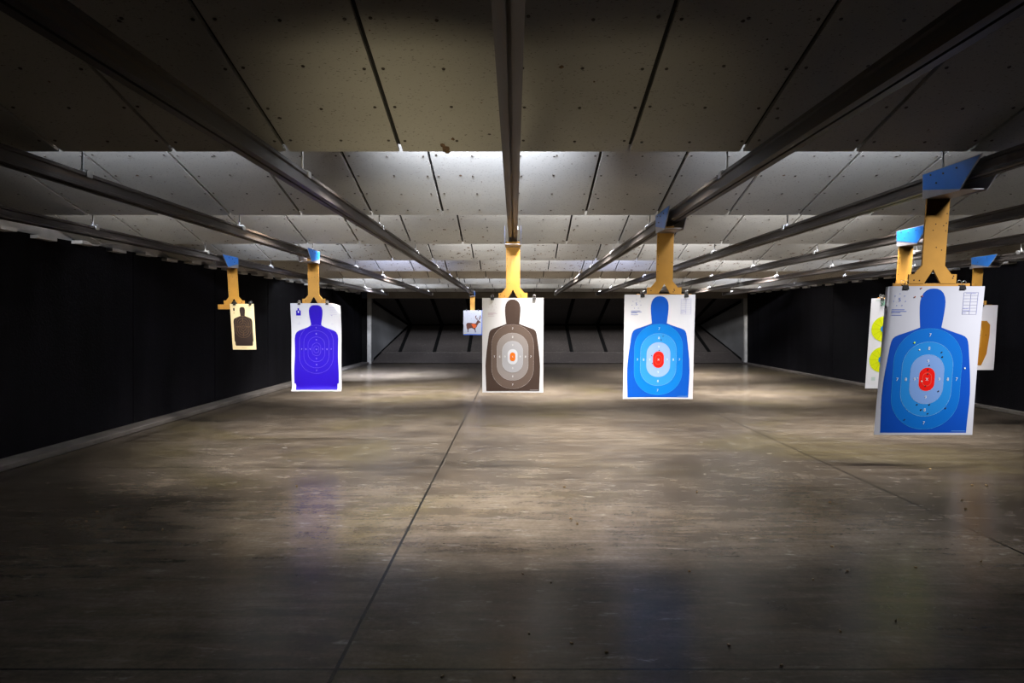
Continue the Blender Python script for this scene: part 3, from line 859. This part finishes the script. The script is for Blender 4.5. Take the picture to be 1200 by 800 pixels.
# ------------------------------------------------------------------ bullet trap at the far end
trap = empty('bullet_trap', (0, YB, 0))
tag(trap, 'dark steel bullet trap with sloping plates behind a grey frame at the far end', 'bullet trap')
YA = 3.2               # depth of the throat behind the frame
PXL, PXR = -4.86, 7.75
AXL, AXR, AZ = -4.02, 7.02, 1.25
HB = EYE + 0.757
seams = [-2.78 + 1.19 * k for k in range(-1, 9)]
def quad_plate(name, pts, mat, th=0.02):
    bm = bmesh.new()
    vs = [bm.verts.new(p) for p in pts]
    bm.faces.new(vs)
    n = (Vector(pts[1]) - Vector(pts[0])).cross(Vector(pts[2]) - Vector(pts[0])).normalized() * th
    r = bmesh.ops.extrude_face_region(bm, geom=bm.faces[:])
    bmesh.ops.translate(bm, vec=n, verts=[v for v in r['geom'] if isinstance(v, bmesh.types.BMVert)])
    bmesh.ops.recalc_face_normals(bm, faces=bm.faces[:])
    return mesh_obj(name, bm, mat, trap)
xs = [-4.95] + [s for s in seams if -4.6 < s < 7.5] + [7.85]
xs = [-4.9] + [s for s in seams if -4.5 < s < 7.2] + [7.78]
for a, b in zip(xs[:-1], xs[1:]):
    quad_plate('lower_plate', [(a, 0.02, 0.02), (b, 0.02, 0.02), (b, 0.75, 0.32), (a, 0.75, 0.32)], M['ramp'])
    quad_plate('lower_plate', [(a, 0.73, 0.335), (b, 0.73, 0.335), (b, YA, AZ - 0.02), (a, YA, AZ - 0.02)], M['ramp'])
    quad_plate('upper_plate', [(a, 0.06, HB + 0.02), (b, 0.06, HB + 0.02), (b, YA, AZ + 0.06), (a, YA, AZ + 0.06)], M['ramp'])
quad_plate('back_plate', [(-4.9, YA + 0.2, 0.9), (7.78, YA + 0.2, 0.9), (7.78, YA + 0.2, 1.6), (-4.9, YA + 0.2, 1.6)], M['batten'])
for s in seams:
    if not -4.5 < s < 7.2: continue
    for (y0, z0), (y1, z1), nm in (((0.74, 0.352), (YA, AZ + 0.01), 'batten'), ((0.1, HB - 0.02), (YA, AZ + 0.03), 'batten')):
        quad_plate(nm, [(s - 0.06, y0, z0), (s + 0.06, y0, z0), (s + 0.06, y1, z1), (s - 0.06, y1, z1)], M['batten'], 0.02)
for fx, ax, s in ((PXL + 0.06, AXL, 1), (PXR - 0.06, AXR, -1)):
    quad_plate('side_plate', [(fx, 0.05, 0.0), (ax, YA + 0.05, 0.0), (ax, YA + 0.05, 2.3), (fx, 0.05, 2.3)], M['side'], 0.01 * s)
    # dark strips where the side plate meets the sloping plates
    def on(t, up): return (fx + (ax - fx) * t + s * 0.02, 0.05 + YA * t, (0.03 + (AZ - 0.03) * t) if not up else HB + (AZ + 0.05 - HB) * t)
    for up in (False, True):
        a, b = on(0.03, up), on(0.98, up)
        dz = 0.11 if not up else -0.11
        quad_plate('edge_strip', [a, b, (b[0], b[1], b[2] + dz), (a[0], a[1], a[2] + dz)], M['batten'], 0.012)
for x in (PXL, PXR):
    bm = bmesh.new(); add_box(bm, (x, 0.0, HB / 2), (0.13, 0.12, HB), bevel=0.008)
    mesh_obj('post', bm, M['post'], trap)['label'] = 'pale grey frame post'
bm = bmesh.new(); add_box(bm, ((PXL + PXR) / 2, 0.0, (HB + SLAB - 0.06) / 2), (PXR - PXL + 0.13, 0.14, SLAB - 0.06 - HB), bevel=0.008)
mesh_obj('header', bm, M['header'], trap)
# side returns between frame and walls
for a, b in ((XL, PXL - 0.065), (PXR + 0.065, XR)):
    if b - a > 0.02:
        bm = bmesh.new(); add_box(bm, ((a + b) / 2, 0.03, HB / 2), (b - a, 0.04, HB)); mesh_obj('side_return', bm, M['batten'], trap)

# ------------------------------------------------------------------ spent casings on the floor
def fpt(px, py):
    d = EYE * F / (py - 376); return ((px - 603) * d / F, d)
bm = bmesh.new()
add_cyl(bm, (0, 0, 0), (0, 0.016, 0), 0.0058, 12)
add_cyl(bm, (0, -0.0022, 0), (0, 0, 0), 0.0062, 12)
CASE = bpy.data.meshes.new('spent_casing'); bm.to_mesh(CASE); bm.free(); CASE.materials.append(M['brass'])
spots = [(115, 600), (101.5, 611.5), (145.5, 618.5), (190.5, 621.5), (676, 614), (662, 571), (613, 673.5), (645.5, 682.5), (620, 743.5), (519, 793), (603, 795), (348, 570),
         (817, 576.5), (972, 589), (669.5, 608.5), (809, 670), (992, 669.5), (953, 680), (1072, 665), (1050, 727.5), (985, 741), (855, 757.5), (915, 781), (712, 765), (671, 755), (976.5, 641.5),
         (1128, 586.5), (1131, 597), (1140, 569), (1155, 569), (1089, 550), (1150, 658), (864, 439)]
for px, py in spots:
    x, y = fpt(px, py)
    o = bpy.data.objects.new('spent_casing', CASE)
    o.location = (x, y, 0.0062); o.rotation_euler = (0, 0, random.uniform(0, 6.3))
    o.scale = (1.0,) * 3 if y > 4 else (0.8,) * 3
    o.location.z = 0.0062 * o.scale[0]
    link(o); tag(o, 'tiny dark spent casing lying on the bare concrete floor', 'spent casing', 'spent casings scattered on the floor')

# ------------------------------------------------------------------ lamps above the baffles' edges
def lamp(k, x, watts, col=(1.0, 0.97, 0.93), down=20, spread=115, length=0.9, dy=0.28, z=None):
    L = bpy.data.lights.new('range_lamp', 'AREA'); L.shape = 'RECTANGLE'; L.size = length; L.size_y = 0.10
    L.energy = watts; L.color = col; L.spread = R(spread)
    o = bpy.data.objects.new('range_lamp', L); link(o)
    y = EDGE[k] + dy
    o.location = (x, y, z if z is not None else baffle_under(min(k + 1, 9), y) - 0.10)
    aim = Vector((0, math.cos(R(down)), -math.sin(R(down))))
    o.rotation_euler = aim.to_track_quat('-Z', 'Y').to_euler()
    return o
COOL = (0.80, 0.86, 1.0); WARM = (1.0, 0.88, 0.66); NEUT = (1.0, 0.95, 0.89); PALE = (0.97, 0.97, 1.0); BLUEISH = (0.60, 0.67, 1.0)
# lamps grazing the underside of the next baffle
WASH = [
    (1, -0.25, 112, COOL, 1.2), (1, -2.6, 25, COOL, 1.8), (1, 2.2, 36, COOL, 1.8), (1, 4.6, 12, COOL, 1.8),
    (2, -1.8, 64, PALE, 1.8), (2, 0.4, 85, PALE, 1.8), (2, 3.0, 77, PALE, 1.8), (2, 5.6, 34, PALE, 1.8), (2, -4.0, 24, PALE, 1.6),
    (3, -3.0, 121, COOL, 1.8), (3, -0.2, 151, PALE, 1.8), (3, 2.4, 151, PALE, 1.8), (3, 5.0, 105, PALE, 1.8),
    (4, -2.0, 218, BLUEISH, 1.2), (4, 0.2, 118, PALE, 1.0), (4, 1.7, 218, BLUEISH, 1.2), (4, 3.8, 218, PALE, 1.8), (4, 6.2, 151, COOL, 1.6),
    (6, -3.5, 288, COOL, 1.8), (6, -0.5, 240, COOL, 1.8), (6, 2.4, 320, PALE, 1.8), (6, 5.2, 272, COOL, 1.8),
    (7, -3.0, 288, COOL, 1.8), (7, 0.2, 230, PALE, 1.8), (7, 3.2, 304, PALE, 1.8), (7, 6.0, 224, PALE, 1.6),
]
for k, x, p, c, ln in WASH: lamp(k, x, p, c, -9 if (k, x) == (1, -0.25) else -7, 66 if (k, x) == (1, -0.25) else 76, ln)
LAMPS = [
    (8, -2.0, 7, NEUT), (8, 1.5, 7, NEUT), (8, 5.0, 6, NEUT),  # lamps added past the baffles to brighten the bullet trap
    # lamps aimed at the targets
    (0, 2.95, 15, PALE, 35, 50, 0.4),
    (1, 0.1, 2.0, PALE, 34, 50, 0.6), (1, 1.9, 8, PALE, 34, 50, 0.6), (1, 4.0, 6, NEUT, 34, 50, 0.6),
    (2, -2.6, 3.5, COOL, 32, 50, 0.6), (2, 6.0, 5, NEUT, 28, 50, 0.6), (2, -4.0, 2, WARM, 25, 44, 0.5),
    # extra downward lamps added between the baffles to brighten the floor
    (1, -1.05, 41, NEUT, 64, 54, 0.5), (1, -0.1, 63, NEUT, 64, 62), (1, 1.0, 44, NEUT, 64, 60), (1, 3.4, 4, NEUT, 64, 62),
    (2, -2.2, 102, NEUT, 66, 80), (2, 0.7, 118, NEUT, 66, 80), (2, 3.8, 93, NEUT, 66, 80),
    (3, -2.4, 178, NEUT, 70, 100), (3, 1.0, 264, NEUT, 70, 100), (3, 4.6, 189, NEUT, 70, 100),
    (5, -2.4, 518, NEUT, 70, 100), (5, 1.0, 518, NEUT, 70, 100), (5, 4.6, 518, NEUT, 70, 100),
    (7, -3.6, 510, COOL, 70, 84), (7, 4.6, 470, NEUT, 70, 100),
]
for spec in LAMPS: lamp(*spec)
# added fill lamps behind the camera, brightening the middle of the first baffle
for x, p in ((-0.5, 4.2), (0.45, 1.4)):
    front_fill = lamp(0, x, p, (1.0, 0.86, 0.56), -2, 26, 0.4, z=1.86); front_fill.location.y = -0.6; front_fill.data.size_y = 0.3

w = bpy.data.worlds.new('world'); S.world = w; w.use_nodes = True
w.node_tree.nodes['Background'].inputs['Color'].default_value = (0.5, 0.56, 0.7, 1)
w.node_tree.nodes['Background'].inputs['Strength'].default_value = 0.004

S.view_settings.view_transform = 'Standard'
S.view_settings.look = 'None'
S.view_settings.gamma = 1.0
S.view_settings.use_curve_mapping = False
S.view_settings.exposure = 0.0
S.cycles.use_denoising = True
S.cycles.max_bounces = 6
S.cycles.diffuse_bounces = 1
S.cycles.sample_clamp_indirect = 4.0
